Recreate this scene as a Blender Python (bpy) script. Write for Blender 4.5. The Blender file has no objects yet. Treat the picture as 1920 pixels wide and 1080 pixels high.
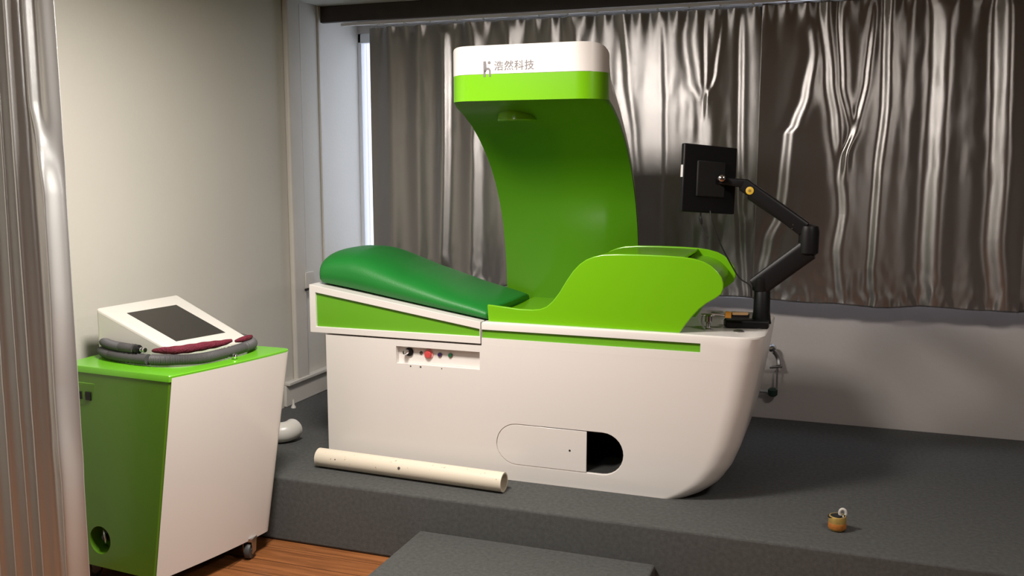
import bpy, bmesh, math, random
from mathutils import Vector, Matrix, noise
from math import sin, cos, pi, radians as R

scn = bpy.context.scene
col = scn.collection

# ---------------------------------------------------------------- camera, light, exposure
cam_d = bpy.data.cameras.new('camera'); cam = bpy.data.objects.new('camera', cam_d); col.objects.link(cam)
cam.location = (0, 0, 1.7)
cam.rotation_euler = (R(90-7.648), 0, R(19.78))
cam_d.sensor_width = 36; cam_d.lens = 1750*36/1920
cam_d.clip_start = 0.05
scn.camera = cam

scn.view_settings.view_transform = 'Standard'
scn.view_settings.look = 'None'
scn.view_settings.exposure = 0.70
scn.view_settings.gamma = 1.0
scn.view_settings.use_curve_mapping = False

w = bpy.data.worlds.new('daylight'); scn.world = w; w.use_nodes = True
w.node_tree.nodes['Background'].inputs[0].default_value = (0.80, 0.86, 1.0, 1)
w.node_tree.nodes['Background'].inputs[1].default_value = 1.4

def area(name, loc, size, power, color, rot=(0, 0, 0), sy=None):
    l = bpy.data.lights.new(name, 'AREA'); l.energy = power; l.color = color
    l.size = size
    if sy: l.shape = 'RECTANGLE'; l.size_y = sy
    o = bpy.data.objects.new(name, l); o.location = loc; o.rotation_euler = rot; col.objects.link(o)
    return o
area('overhead_area_light', (-1.6, 2.52, 2.58), 0.45, 50, (1.0, 0.93, 0.86), sy=0.45)
area('overhead_area_light', (0.95, 2.5, 2.58), 0.45, 15, (1.0, 0.92, 0.84), sy=0.45)
area('overhead_area_light', (-1.45, 1.1, 2.58), 0.45, 7.5, (1.0, 0.95, 0.90), sy=0.45)  # added fill lamp, brightens the left foreground curtain

# ---------------------------------------------------------------- materials
MATS = {}
def mat(name, color, rough=0.5, metal=0.0, coat=0.0, spec=0.5, noise_amt=0.0, noise_scale=20, bump=0.0, bump_scale=200, extra=None):
    m = bpy.data.materials.new(name); m.use_nodes = True
    nt = m.node_tree; b = nt.nodes['Principled BSDF']
    b.inputs['Base Color'].default_value = (*color, 1)
    b.inputs['Roughness'].default_value = rough
    b.inputs['Metallic'].default_value = metal
    b.inputs['Coat Weight'].default_value = coat
    b.inputs['Coat Roughness'].default_value = 0.08
    b.inputs['Specular IOR Level'].default_value = spec
    if noise_amt or bump:
        tc = nt.nodes.new('ShaderNodeTexCoord')
    if noise_amt:
        n = nt.nodes.new('ShaderNodeTexNoise'); n.inputs['Scale'].default_value = noise_scale; n.inputs['Detail'].default_value = 6
        nt.links.new(tc.outputs['Object'], n.inputs['Vector'])
        mx = nt.nodes.new('ShaderNodeMix'); mx.data_type = 'RGBA'
        lo = tuple(max(0, c*(1-noise_amt)) for c in color); hi = tuple(min(1, c*(1+noise_amt)) for c in color)
        mx.inputs['A'].default_value = (*lo, 1); mx.inputs['B'].default_value = (*hi, 1)
        nt.links.new(n.outputs['Fac'], mx.inputs['Factor']); nt.links.new(mx.outputs['Result'], b.inputs['Base Color'])
    if bump:
        n2 = nt.nodes.new('ShaderNodeTexNoise'); n2.inputs['Scale'].default_value = bump_scale; n2.inputs['Detail'].default_value = 4
        nt.links.new(tc.outputs['Object'], n2.inputs['Vector'])
        bp = nt.nodes.new('ShaderNodeBump'); bp.inputs['Strength'].default_value = bump; bp.inputs['Distance'].default_value = 0.01
        nt.links.new(n2.outputs['Fac'], bp.inputs['Height']); nt.links.new(bp.outputs['Normal'], b.inputs['Normal'])
    if extra: extra(m, nt, b)
    MATS[name] = m
    return m

mat('wall_paint', (0.60, 0.575, 0.52), 0.75, noise_amt=0.05, noise_scale=1.5, bump=0.08, bump_scale=60)
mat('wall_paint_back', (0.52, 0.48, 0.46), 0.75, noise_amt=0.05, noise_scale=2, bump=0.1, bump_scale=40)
mat('ceiling_paint', (0.45, 0.45, 0.41), 0.8)
mat('trim_paint', (0.60, 0.57, 0.52), 0.6, noise_amt=0.06, noise_scale=8)
mat('pelmet_brown', (0.035, 0.026, 0.024), 0.5, noise_amt=0.3, noise_scale=12)
mat('carpet', (0.142, 0.144, 0.140), 1.0, spec=0.1, noise_amt=0.35, noise_scale=60, bump=0.9, bump_scale=500)
mat('gloss_white', (0.78, 0.74, 0.705), 0.28, coat=0.25)
mat('lime', (0.165, 0.46, 0.006), 0.22, coat=0.3)
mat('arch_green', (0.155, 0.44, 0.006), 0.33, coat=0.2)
mat('shaded_green', (0.085, 0.27, 0.004), 0.36, coat=0.2)  # arch green darkened: the shade under the arch is put into the colour
mat('stripe_green', (0.13, 0.38, 0.015), 0.4)
mat('cart_green', (0.082, 0.205, 0.010), 0.3, coat=0.2, noise_amt=0.06, noise_scale=3)
mat('lid_green', (0.15, 0.50, 0.02), 0.25, coat=0.3)
mat('leather_green', (0.007, 0.18, 0.022), 0.5, noise_amt=0.08, noise_scale=5, bump=0.12, bump_scale=180)
mat('black_plastic', (0.006, 0.006, 0.007), 0.42, spec=0.35, bump=0.03, bump_scale=400)
mat('black_matt', (0.006, 0.006, 0.006), 0.7)
mat('cable_black', (0.01, 0.01, 0.01), 0.5)
mat('cavity_shade', (0.012, 0.012, 0.011), 0.9)
mat('seam_dark', (0.12, 0.11, 0.10), 0.8)
mat('chrome', (0.7, 0.7, 0.72), 0.12, metal=1)
mat('steel', (0.5, 0.5, 0.5), 0.35, metal=1)
mat('screen_dark', (0.035, 0.032, 0.028), 0.22, spec=0.6)
mat('console_white', (0.66, 0.64, 0.59), 0.35, coat=0.15)
mat('logo_grey', (0.15, 0.135, 0.14), 0.5)
mat('red_plastic', (0.62, 0.07, 0.07), 0.4)
mat('red_ring', (0.80, 0.32, 0.30), 0.4)
mat('blue_plastic', (0.03, 0.015, 0.09), 0.3)
mat('green_plastic', (0.01, 0.12, 0.05), 0.3)
mat('hose_grey', (0.075, 0.072, 0.075), 0.6)
mat('cloth_red', (0.13, 0.006, 0.022), 0.8, noise_amt=0.5, noise_scale=50, bump=0.6, bump_scale=120)
mat('pvc', (0.74, 0.67, 0.56), 0.4, noise_amt=0.06, noise_scale=10)
mat('pvc_white', (0.62, 0.60, 0.56), 0.3)
mat('orange_plastic', (0.70, 0.30, 0.03), 0.35)
mat('pale_orange', (0.62, 0.40, 0.20), 0.4)
mat('yellow_badge', (0.75, 0.48, 0.05), 0.4)
mat('brass', (0.50, 0.34, 0.10), 0.35, metal=0.4, noise_amt=0.3, noise_scale=60)
mat('label_white', (0.7, 0.7, 0.7), 0.5)
mat('rust', (0.45, 0.16, 0.03), 0.5, noise_amt=0.5, noise_scale=90)
mat('frame_white', (0.75, 0.77, 0.80), 0.4)
mat('valve_green', (0.01, 0.035, 0.025), 0.5)
mat('caster_grey', (0.06, 0.06, 0.06), 0.5)
mat('rail_white', (0.8, 0.8, 0.8), 0.3)
mat('dark_dirt', (0.08, 0.06, 0.05), 0.8)

def pane_nodes(m, nt, b):
    b.inputs['Transmission Weight'].default_value = 1.0
    b.inputs['IOR'].default_value = 1.1
mat('frosted_pane', (0.95, 0.97, 1.0), 0.6, extra=pane_nodes)

def pvc_nodes(m, nt, b):          # small brown specks of dirt on the old pipe
    tc = nt.nodes.new('ShaderNodeTexCoord')
    n = nt.nodes.new('ShaderNodeTexNoise'); n.inputs['Scale'].default_value = 70; n.inputs['Detail'].default_value = 3
    r = nt.nodes.new('ShaderNodeValToRGB')
    r.color_ramp.elements[0].position = 0.66; r.color_ramp.elements[0].color = (0.76, 0.68, 0.55, 1)
    r.color_ramp.elements[1].position = 0.74; r.color_ramp.elements[1].color = (0.42, 0.27, 0.16, 1)
    nt.links.new(tc.outputs['Object'], n.inputs['Vector']); nt.links.new(n.outputs['Fac'], r.inputs['Fac'])
    nt.links.new(r.outputs['Color'], b.inputs['Base Color'])
mat('pvc_dirty', (0.74, 0.67, 0.56), 0.45, extra=pvc_nodes)

def wood_nodes(m, nt, b):
    tc = nt.nodes.new('ShaderNodeTexCoord')
    mp = nt.nodes.new('ShaderNodeMapping'); mp.inputs['Rotation'].default_value = (0, 0, 0)
    nt.links.new(tc.outputs['Object'], mp.inputs['Vector'])
    br = nt.nodes.new('ShaderNodeTexBrick')
    br.inputs['Scale'].default_value = 1.0
    br.inputs['Brick Width'].default_value = 1.2; br.inputs['Row Height'].default_value = 0.125
    br.inputs['Mortar Size'].default_value = 0.002
    br.inputs['Color1'].default_value = (0.33, 0.13, 0.045, 1); br.inputs['Color2'].default_value = (0.26, 0.10, 0.035, 1)
    br.inputs['Mortar'].default_value = (0.05, 0.02, 0.01, 1)
    nt.links.new(mp.outputs['Vector'], br.inputs['Vector'])
    mp2 = nt.nodes.new('ShaderNodeMapping'); mp2.inputs['Scale'].default_value = (1.5, 22, 1)
    nt.links.new(tc.outputs['Object'], mp2.inputs['Vector'])
    n = nt.nodes.new('ShaderNodeTexNoise'); n.inputs['Scale'].default_value = 2.0; n.inputs['Detail'].default_value = 5
    nt.links.new(mp2.outputs['Vector'], n.inputs['Vector'])
    mx = nt.nodes.new('ShaderNodeMix'); mx.data_type = 'RGBA'; mx.blend_type = 'MULTIPLY'
    mx.inputs['Factor'].default_value = 0.75
    rp = nt.nodes.new('ShaderNodeValToRGB'); rp.color_ramp.elements[0].color = (0.35, 0.3, 0.28, 1); rp.color_ramp.elements[0].position = 0.3
    rp.color_ramp.elements[1].color = (1.2, 1.15, 1.1, 1); rp.color_ramp.elements[1].position = 0.65
    nt.links.new(n.outputs['Fac'], rp.inputs['Fac'])
    nt.links.new(br.outputs['Color'], mx.inputs['A']); nt.links.new(rp.outputs['Color'], mx.inputs['B'])
    nt.links.new(mx.outputs['Result'], b.inputs['Base Color'])
mat('wood_floor', (0.3, 0.12, 0.04), 0.35, extra=wood_nodes)

def satin(name, color, rough, aniso, metal):
    def f(m, nt, b):
        b.inputs['Anisotropic'].default_value = aniso
        b.inputs['Anisotropic Rotation'].default_value = 0.25
        tg = nt.nodes.new('ShaderNodeTangent'); tg.direction_type = 'UV_MAP'; tg.uv_map = 'weave'
        nt.links.new(tg.outputs['Tangent'], b.inputs['Tangent'])
        b.inputs['Sheen Weight'].default_value = 0.1
        # fine woven thread relief
        tc = nt.nodes.new('ShaderNodeTexCoord')
        n = nt.nodes.new('ShaderNodeTexNoise'); n.inputs['Scale'].default_value = 700
        bp = nt.nodes.new('ShaderNodeBump'); bp.inputs['Strength'].default_value = 0.12; bp.inputs['Distance'].default_value = 0.002
        nt.links.new(tc.outputs['Object'], n.inputs['Vector']); nt.links.new(n.outputs['Fac'], bp.inputs['Height'])
        nt.links.new(bp.outputs['Normal'], b.inputs['Normal'])
    return mat(name, color, rough, metal=metal, extra=f)
satin('satin_grey', (0.35, 0.336, 0.328), 0.23, 0.88, 0.82)
satin('satin_silver', (0.64, 0.65, 0.64), 0.26, 0.85, 0.6)

# ---------------------------------------------------------------- helpers
def obj(name, bm, m, parent=None, smooth=35, bevel=0.0, bevel_seg=2, recalc=True):
    if recalc: bmesh.ops.recalc_face_normals(bm, faces=bm.faces)
    me = bpy.data.meshes.new(name); bm.to_mesh(me); bm.free()
    for mm in (m if isinstance(m, (list, tuple)) else [m]): me.materials.append(MATS[mm])
    o = bpy.data.objects.new(name, me); col.objects.link(o)
    if smooth is not None:
        me.polygons.foreach_set('use_smooth', [True]*len(me.polygons))
        me.set_sharp_from_angle(angle=R(smooth))
    if bevel:
        md = o.modifiers.new('bevel', 'BEVEL'); md.width = bevel; md.segments = bevel_seg; md.limit_method = 'ANGLE'; md.angle_limit = R(40)
        md.harden_normals = False
    if parent: o.parent = parent
    return o

BASE = {}          # where each thing's Empty will stand once its parts are built
def thing(name, label, cat, loc=(0, 0, 0), group=None):
    o = bpy.data.objects.new(name, None); col.objects.link(o); o.empty_display_size = 0.1; BASE[o.name] = Vector(loc)
    o['label'] = label; o['category'] = cat
    if group: o['group'] = group
    return o
def tag(o, label, cat, group=None):
    o['label'] = label; o['category'] = cat
    if group: o['group'] = group
    return o
def struct(o): o['kind'] = 'structure'; return o
def adopt(root):
    """parts are built in room coordinates: shift them by the place of their thing"""
    root.location = BASE[root.name]
    for c in root.children: c.location = Vector(c.location)-BASE[root.name]

def box(bm, x0, x1, y0, y1, z0, z1):
    vs = [bm.verts.new((x, y, z)) for z in (z0, z1) for y in (y0, y1) for x in (x0, x1)]
    for f in ((0, 1, 3, 2), (4, 5, 7, 6), (0, 1, 5, 4), (2, 3, 7, 6), (0, 2, 6, 4), (1, 3, 7, 5)):
        bm.faces.new([vs[i] for i in f])
    return vs
def bx(*a):
    bm = bmesh.new(); box(bm, *a); return bm
def prism_y(bm, pts, y0, y1):
    """outline in XZ pushed from y0 to y1"""
    a = [bm.verts.new((x, y0, z)) for x, z in pts]; b = [bm.verts.new((x, y1, z)) for x, z in pts]
    bm.faces.new(a); bm.faces.new(b[::-1])
    n = len(pts)
    for i in range(n): bm.faces.new((a[i], a[(i+1) % n], b[(i+1) % n], b[i]))
def prism(bm, pts, axis):
    """pts: list of 3D points of an outline, pushed by vector axis"""
    a = [bm.verts.new(p) for p in pts]; b = [bm.verts.new(Vector(p)+Vector(axis)) for p in pts]
    bm.faces.new(a); bm.faces.new(b[::-1]); n = len(pts)
    for i in range(n): bm.faces.new((a[i], a[(i+1) % n], b[(i+1) % n], b[i]))
def loft(bm, rings, cap=True, closed=True):
    vr = [[bm.verts.new(p) for p in r] for r in rings]
    n = len(rings[0])
    for a, b in zip(vr, vr[1:]):
        for i in range(n if closed else n-1):
            bm.faces.new((a[i], a[(i+1) % n], b[(i+1) % n], b[i]))
    if cap:
        bm.faces.new(vr[0]); bm.faces.new(vr[-1][::-1])
    return vr
def smooth_path(pts, k=8):
    pts = [Vector(p) for p in pts]; out = []
    P = [pts[0]*2-pts[1]] + pts + [pts[-1]*2-pts[-2]]
    for i in range(1, len(P)-2):
        for j in range(k):
            t = j/k; a, b, c, d = P[i-1], P[i], P[i+1], P[i+2]
            out.append(0.5*((2*b)+(c-a)*t+(2*a-5*b+4*c-d)*t*t+(3*b-a-3*c+d)*t**3))
    out.append(pts[-1]); return out
def tube(bm, pts, r, seg=12, cap=True, rf=None):
    pts = [Vector(p) for p in pts]
    rings = []; up = None
    for i, p in enumerate(pts):
        t = (pts[min(i+1, len(pts)-1)]-pts[max(i-1, 0)]).normalized()
        if up is None:
            up = Vector((0, 0, 1)) if abs(t.z) < 0.9 else Vector((1, 0, 0))
        s = t.cross(up).normalized(); up = s.cross(t).normalized()
        rr = rf(i) if rf else r
        rings.append([p+(s*cos(2*pi*k/seg)+up*sin(2*pi*k/seg))*rr for k in range(seg)])
    loft(bm, rings, cap)
def cyl(bm, p0, p1, r0, r1=None, seg=24):
    r1 = r0 if r1 is None else r1
    tube(bm, [p0, p1], r0, seg, True, lambda i: (r0, r1)[i])
def lathe(bm, prof, origin, axis=(0, 0, 1), seg=24):
    """prof: list of (radius, distance along axis)"""
    a = Vector(axis).normalized(); u = a.orthogonal().normalized(); v = a.cross(u); o = Vector(origin)
    rings = [[o+a*h+(u*cos(2*pi*k/seg)+v*sin(2*pi*k/seg))*max(r, 1e-4) for k in range(seg)] for r, h in prof]
    loft(bm, rings)
def cut(o, bmcut):
    me = bpy.data.meshes.new('c'); bmesh.ops.recalc_face_normals(bmcut, faces=bmcut.faces); bmcut.to_mesh(me); bmcut.free()
    c = bpy.data.objects.new('c', me); col.objects.link(c)
    md = o.modifiers.new('b', 'BOOLEAN'); md.operation = 'DIFFERENCE'; md.object = c; md.solver = 'EXACT'
    bpy.context.view_layer.update()
    dg = bpy.context.evaluated_depsgraph_get()
    nm = bpy.data.meshes.new_from_object(o.evaluated_get(dg))
    o.modifiers.remove(md); old = o.data; o.data = nm; nm.name = o.name
    bpy.data.objects.remove(c); bpy.data.meshes.remove(me); bpy.data.meshes.remove(old)
    return o
def stadium(x0, x1, z0, z1, n=14):
    r = (z1-z0)/2; zc = (z0+z1)/2; pts = []
    for k in range(n+1): a = -pi/2+pi*k/n; pts.append((x1-r+r*cos(a), zc+r*sin(a)))
    for k in range(n+1): a = pi/2+pi*k/n; pts.append((x0+r+r*cos(a), zc+r*sin(a)))
    return pts

# ---------------------------------------------------------------- room shell
PZ = 0.30                                   # top of the platform
XL = -3.02                                  # left wall
struct(obj('floor', bx(-3.1, 4.6, -4.5, 5.6, -0.06, 0.0), 'wood_floor'))
struct(obj('ceiling', bx(-3.1, 4.6, -4.5, 5.6, 2.62, 2.70), 'ceiling_paint'))
struct(obj('wall_left', bx(XL-0.12, XL, -4.5, 5.60, 0.0, 2.62), 'wall_paint'))
struct(obj('wall_right', bx(4.45, 4.57, -4.5, 5.6, 0.0, 2.62), 'wall_paint_back'))
struct(obj('wall_front', bx(-3.1, 4.6, -4.6, -4.5, 0.0, 2.62), 'wall_paint_back'))
# window wall: solid dado below, window opening above it behind the curtains, solid part at the right
struct(obj('wall_back', bx(XL, 4.45, 5.22, 5.60, 0.0, 0.965), 'wall_paint_back', bevel=0.006))
bm = bmesh.new(); box(bm, XL, 4.45, 5.46, 5.60, 2.52, 2.62); box(bm, 1.3, 4.45, 5.24, 5.60, 0.965, 2.52)
struct(obj('wall_back', bm, 'wall_paint_back'))
# window
win = struct(bpy.data.objects.new('window_1', None)); col.objects.link(win)
bm = bmesh.new()
for x in (-3.055, -2.0, -0.9, 0.2, 1.24): box(bm, x, x+0.06, 5.46, 5.52, 0.965, 2.52)
box(bm, -3.02, 1.30, 5.46, 5.52, 0.965, 1.02); box(bm, -3.02, 1.30, 5.46, 5.52, 2.46, 2.52)
obj('window_frame', bm, 'frame_white', win, bevel=0.004)
obj('window_pane', bx(-2.98, 1.28, 5.485, 5.495, 1.0, 2.48), 'frosted_pane', win)
# trims on the left wall
struct(obj('trim_1', bx(XL, XL+0.035, 4.60, 4.73, 0.42, 2.62), 'trim_paint', bevel=0.012, bevel_seg=3))
struct(obj('trim_2', bx(XL, XL+0.012, 4.97, 5.005, 0.30, 2.62), 'trim_paint', bevel=0.003))
bm = bmesh.new(); box(bm, XL, XL+0.02, 4.50, 5.22, PZ, 0.425); box(bm, XL, XL+0.045, 4.50, 5.22, 0.425, 0.445)
struct(obj('baseboard_left', bm, 'trim_paint', bevel=0.004))
obj_pel = obj('curtain_pelmet', bx(XL+0.005, 4.4, 4.995, 5.03, 2.525, 2.619), 'pelmet_brown', bevel=0.004)
tag(obj_pel, 'long dark brown pelmet board under the ceiling above the back curtains', 'pelmet')
bm = bmesh.new(); box(bm, -2.9, 2.6, 5.046, 5.062, 2.508, 2.524)
rl = thing('curtain_rail', 'thin white curtain rail under the dark pelmet board', 'curtain rail', (-0.5, 5.05, 2.5))
obj('rail', bm, 'rail_white', rl)
for i in range(28):
    x = -2.65+i*0.165
    bm = bmesh.new(); cyl(bm, (x, 5.054, 2.502), (x, 5.054, 2.510), 0.006, seg=8)
    obj('glider', bm, 'rail_white', rl)
# low carpeted platform and the loose step in front of it
pf = obj('carpeted_platform', bx(XL+0.003, 4.44, 3.45, 5.217, 0.0, PZ), 'carpet', bevel=0.012, bevel_seg=3)
tag(pf, 'wide low platform covered in dark grey carpet under the treatment bed', 'platform')
st = obj('carpeted_step', bx(-1.655, -0.645, 2.72, 3.445, 0.0, 0.15), 'carpet', bevel=0.010, bevel_seg=3)
tag(st, 'grey carpeted step block on the wood floor against the platform edge', 'step')

# conduit with outlet box on the left wall
cd = thing('wall_conduit', 'thin white conduit running down to a box on the left wall', 'conduit', (XL, 4.75, 0.96))
obj('conduit', bx(XL, XL+0.016, 4.755, 4.775, 1.06, 2.60), 'trim_paint', cd, bevel=0.003)
obj('outlet_box', bx(XL, XL+0.04, 4.71, 4.80, 0.965, 1.06), 'trim_paint', cd, bevel=0.004)
obj('outlet_edge', bx(XL, XL+0.05, 4.70, 4.81, 0.955, 0.965), 'black_matt', cd)['label'] = 'dark lower edge'
ps = bmesh.new(); lathe(ps, [(0.014, 0), (0.015, 0.004), (0.007, 0.02), (0.005, 0.05)], (-2.955, 4.50, PZ), seg=16)
tag(obj('pipe_stub', ps, 'pvc_white'), 'tiny white pipe stub on the carpet at the foot of the left wall', 'pipe')

# ---------------------------------------------------------------- curtains
def interp(path, z):
    """x of a ridge path [(x,z) top to bottom] at height z, None outside"""
    if z > path[0][1]: return path[0][0], max(0, 1-(z-path[0][1])/0.12)
    if z < path[-1][1]: return path[-1][0], max(0, 1-(path[-1][1]-z)/0.12)
    for (xa, za), (xb, zb) in zip(path, path[1:]):
        if zb <= z <= za:
            t = (za-z)/(za-zb+1e-9); t2 = t*t*(3-2*t)
            return xa+(xb-xa)*(0.4*t+0.6*t2), 1
    return path[-1][0], 0
def curtain(name, x0, x1, y, z0, z1, ridges, material, nx, nz, seed=0, wr=1.0, hem=0.0, base=0.0032, pleat=0.10, thick=0.0015, shift=0.0, parent=None):
    bm = bmesh.new(); uv = bm.loops.layers.uv.new('weave')
    grid = []
    for j in range(nz+1):
        v = j/nz
        row = []
        for i in range(nx+1):
            u = i/nx; x = x0+(x1-x0)*u
            zb = z0+hem*(0.6*sin(x*7.3+seed)+0.4*sin(x*15.1+2*seed))
            z = z1+(zb-z1)*v
            d = base*(sin(x*2*pi/0.41+seed+0.5*sin(z*1.7))*0.6+0.4*sin(x*2*pi/0.23+seed*2.1+0.8*sin(z*2.3)))
            for path, wd, h in ridges:
                xc, a = interp(path, z)
                if a > 0:
                    q = (x-xc-shift)/wd
                    if abs(q) < 4:
                        if h > 0: d += a*h*math.exp(-q*q)
                        else:                       # one-sided fold: the cloth steps forward once and eases back
                            d += a*-h*wd*q*math.exp(-q*q*0.8)
            # gathers under the header, dying out below it
            g = math.exp(-((z1-z)/0.07))
            d += 0.006*g*sin(x*2*pi/pleat+seed)
            # small crushed wrinkles, stronger next to folds and at the hem
            nv = noise.noise(Vector((x*9+seed, z*1.1, seed)))
            n2 = noise.noise(Vector((x*26+seed, z*8.0, seed*3.1)))
            hemk = math.exp(-((z-zb)/0.10))
            msk = max(0.0, noise.noise(Vector((x*2.3, z*1.8, 7.7+seed))))
            d += wr*(0.0022*nv+0.0020*n2*(0.08+1.6*msk)+0.006*hemk*noise.noise(Vector((x*30, z*16, 3.3))))
            row.append(bm.verts.new((x, y-d, z)))
        grid.append(row)
    for j in range(nz):
        for i in range(nx):
            f = bm.faces.new((grid[j+1][i], grid[j+1][i+1], grid[j][i+1], grid[j][i]))
            for l, (a, b) in zip(f.loops, ((i, j+1), (i+1, j+1), (i+1, j), (i, j))): l[uv].uv = (a/nx, 1-b/nz)
    o = obj(name, bm, material, parent, smooth=180, recalc=False)
    s = o.modifiers.new('thickness', 'SOLIDIFY'); s.thickness = thick; s.offset = 1
    return o

HB = [   # folds: path (x,z) from top to bottom, half width, height (minus: slope of a one-sided fold)
    ([(-0.214, 2.353), (-0.202, 2.247), (-0.232, 2.036), (-0.279, 1.89), (-0.309, 1.85), (-0.322, 1.632), (-0.336, 1.438), (-0.39, 1.297), (-0.416, 1.099), (-0.42, 0.984)], 0.034, -0.273),
    ([(-0.16, 2.454), (-0.12, 2.113), (-0.085, 1.901), (-0.049, 1.66), (-0.027, 1.444), (-0.049, 1.252), (-0.018, 0.962)], 0.034, -0.339),
    ([(-0.084, 2.45), (-0.055, 2.085), (-0.005, 1.873), (-0.035, 1.713)], 0.02, -0.347),
    ([(0.077, 2.442), (0.056, 2.108), (0.017, 1.873), (-0.03, 1.74)], 0.02, -0.367),
    ([(0.139, 2.438), (0.149, 1.975), (0.128, 1.66), (0.123, 1.393), (0.118, 1.176), (0.136, 0.957)], 0.03, -0.395),
    ([(0.377, 2.451), (0.38, 1.971), (0.377, 1.583), (0.379, 1.319), (0.393, 0.97)], 0.06, -0.462),
    ([(0.642, 2.436), (0.66, 1.965), (0.672, 1.585), (0.669, 1.327), (0.709, 0.987)], 0.06, -0.539),
]
HA = [   # folds: path (x,z) from top to bottom, half width, height (minus: slope of a one-sided fold)
    ([(-0.978, 2.415), (-0.96, 1.997), (-0.954, 1.714), (-0.959, 1.252), (-0.952, 0.958)], 0.02, -0.143),
    ([(-0.842, 2.381), (-0.802, 2.133), (-0.743, 2.021), (-0.729, 1.714), (-0.714, 0.97)], 0.04, -0.144),
    ([(-0.749, 2.431), (-0.737, 2.021)], 0.014, -0.151),
    ([(-0.666, 2.427), (-0.691, 2.157), (-0.743, 2.021)], 0.014, -0.163),
    ([(-0.564, 2.449), (-0.555, 1.989), (-0.544, 1.575), (-0.498, 0.981)], 0.02, -0.209),
    ([(-1.195, 2.453), (-1.169, 2.144), (-1.126, 1.829), (-1.107, 1.628)], 0.024, -0.143),
    ([(-2.251, 2.446), (-2.25, 1.901), (-2.26, 1.622), (-2.275, 1.149)], 0.04, 0.018),
    ([(-2.6, 2.5), (-2.6, 1.0)], 0.06, 0.012),
    ([(-2.42, 2.5), (-2.42, 1.0)], 0.045, 0.01),
    ([(-2.06, 2.5), (-2.08, 1.0)], 0.05, 0.016),
    ([(-1.85, 2.5), (-1.83, 1.0)], 0.04, 0.014),
    ([(-1.45, 2.5), (-1.45, 1.0)], 0.05, 0.016),
]
ca = curtain('satin_curtain', -2.73, -0.40, 5.085, 0.985, 2.502, HA, 'satin_grey', 560, 150, seed=1.3, hem=0.018)
tag(ca, 'grey satin curtain behind the green arch, beside the bare window strip', 'curtain', 'grey satin curtains on the back window')
cb = curtain('satin_curtain', -0.46, 0.80, 5.055, 0.975, 2.502, HB, 'satin_grey', 420, 170, seed=4.1, hem=0.010)
tag(cb, 'grey satin curtain with bright fold streaks right of the monitor', 'curtain', 'grey satin curtains on the back window')
cc = curtain('satin_curtain', 0.775, 1.75, 5.085, 0.975, 2.502, [([(1.0, 2.5), (1.0, 1.0)], 0.06, 0.03), ([(1.3, 2.5), (1.33, 1.0)], 0.06, 0.03), ([(1.55, 2.5), (1.55, 1.0)], 0.05, 0.03)], 'satin_grey', 220, 100, seed=6.4, hem=0.010)
tag(cc, 'dark edge of a grey satin curtain cut off by the right picture edge', 'curtain', 'grey satin curtains on the back window')
HL = [([(-2.475, 2.6), (-2.47, 0.0)], 0.030, 0.020),
      ([(-2.53, 2.6), (-2.525, 1.9), (-2.50, 1.75), (-2.475, 1.6), (-2.475, 1.25), (-2.49, 0.95), (-2.475, 0.6), (-2.50, 0.0)], 0.022, 0.034),
      ([(-2.60, 2.6), (-2.60, 0.0)], 0.022, 0.045), ([(-2.665, 2.6), (-2.66, 0.0)], 0.016, 0.04),
      ([(-2.72, 2.6), (-2.73, 0.0)], 0.022, 0.055), ([(-2.80, 2.6), (-2.81, 0.0)], 0.022, 0.045), ([(-2.89, 2.6), (-2.89, 0.0)], 0.028, 0.05)]
cl = curtain('satin_curtain', -2.96, -2.43, 2.42, 0.02, 2.60, HL, 'satin_silver', 260, 420, seed=2.2, wr=1.6, base=0.012, pleat=0.06)
tag(cl, 'silver grey satin curtain hanging in the left foreground beside the cart', 'curtain')

# ---------------------------------------------------------------- treatment bed
F = 3.765; BK = 4.45
bed = thing('treatment_bed', 'large white and lime green treatment bed with an overhanging arch on the platform', 'treatment bed', (-1.35, 4.1, PZ))
def Rz(z):
    tb = [(0.30, -0.575), (0.33, -0.515), (0.38, -0.455), (0.45, -0.410), (0.53, -0.378), (0.60, -0.360), (0.69, -0.340), (0.78, -0.325), (0.90, -0.305), (1.005, -0.292)]
    for (a, b), (c, d) in zip(tb, tb[1:]):
        if z <= c+1e-9: return b+(d-b)*(z-a)/(c-a)
    return tb[-1][1]
def ring(z, xl, ins=0.0):
    xr = Rz(z)-ins; r = 0.11; y0 = F+ins; y1 = BK-ins; pts = [(xl+ins, y0, z)]
    for k in range(13): a = -pi/2+pi/2*k/12; pts.append((xr-r+r*cos(a), y0+r+r*sin(a), z))
    for k in range(13): a = pi/2*k/12; pts.append((xr-r+r*cos(a), y1-r+r*sin(a), z))
    pts.append((xl+ins, y1, z)); return pts
bm = bmesh.new()
zs = [0.30+(0.90-0.30)*k/24 for k in range(25)]
loft(bm, [ring(z, -2.283) for z in zs])
loft(bm, [ring(0.9001, -1.497), ring(0.95, -1.497), ring(0.997, -1.497), ring(1.003, -1.497, 0.002), ring(1.006, -1.497, 0.007)])
body = obj('body', bm, 'gloss_white', bed, smooth=30)
c = bmesh.new(); box(c, -1.917, -1.506, F-0.05, F+0.028, 0.790, 0.870); cut(body, c)                 # control recess
c = bmesh.new(); prism_y(c, stadium(-1.428, -0.850, 0.371, 0.560), F-0.05, F+0.006); cut(body, c)     # shallow hatch recess
c = bmesh.new(); prism_y(c, [p for p in stadium(-1.30, -0.853, 0.374, 0.557)], F-0.05, F+0.30); cut(body, c)
c = bmesh.new(); box(c, -1.496, -0.541, F-0.05, F+0.010, 0.934, 0.972); cut(body, c)                  # stripe recess
body.data.polygons.foreach_set('use_smooth', [True]*len(body.data.polygons)); body.data.set_sharp_from_angle(angle=R(25))
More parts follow.
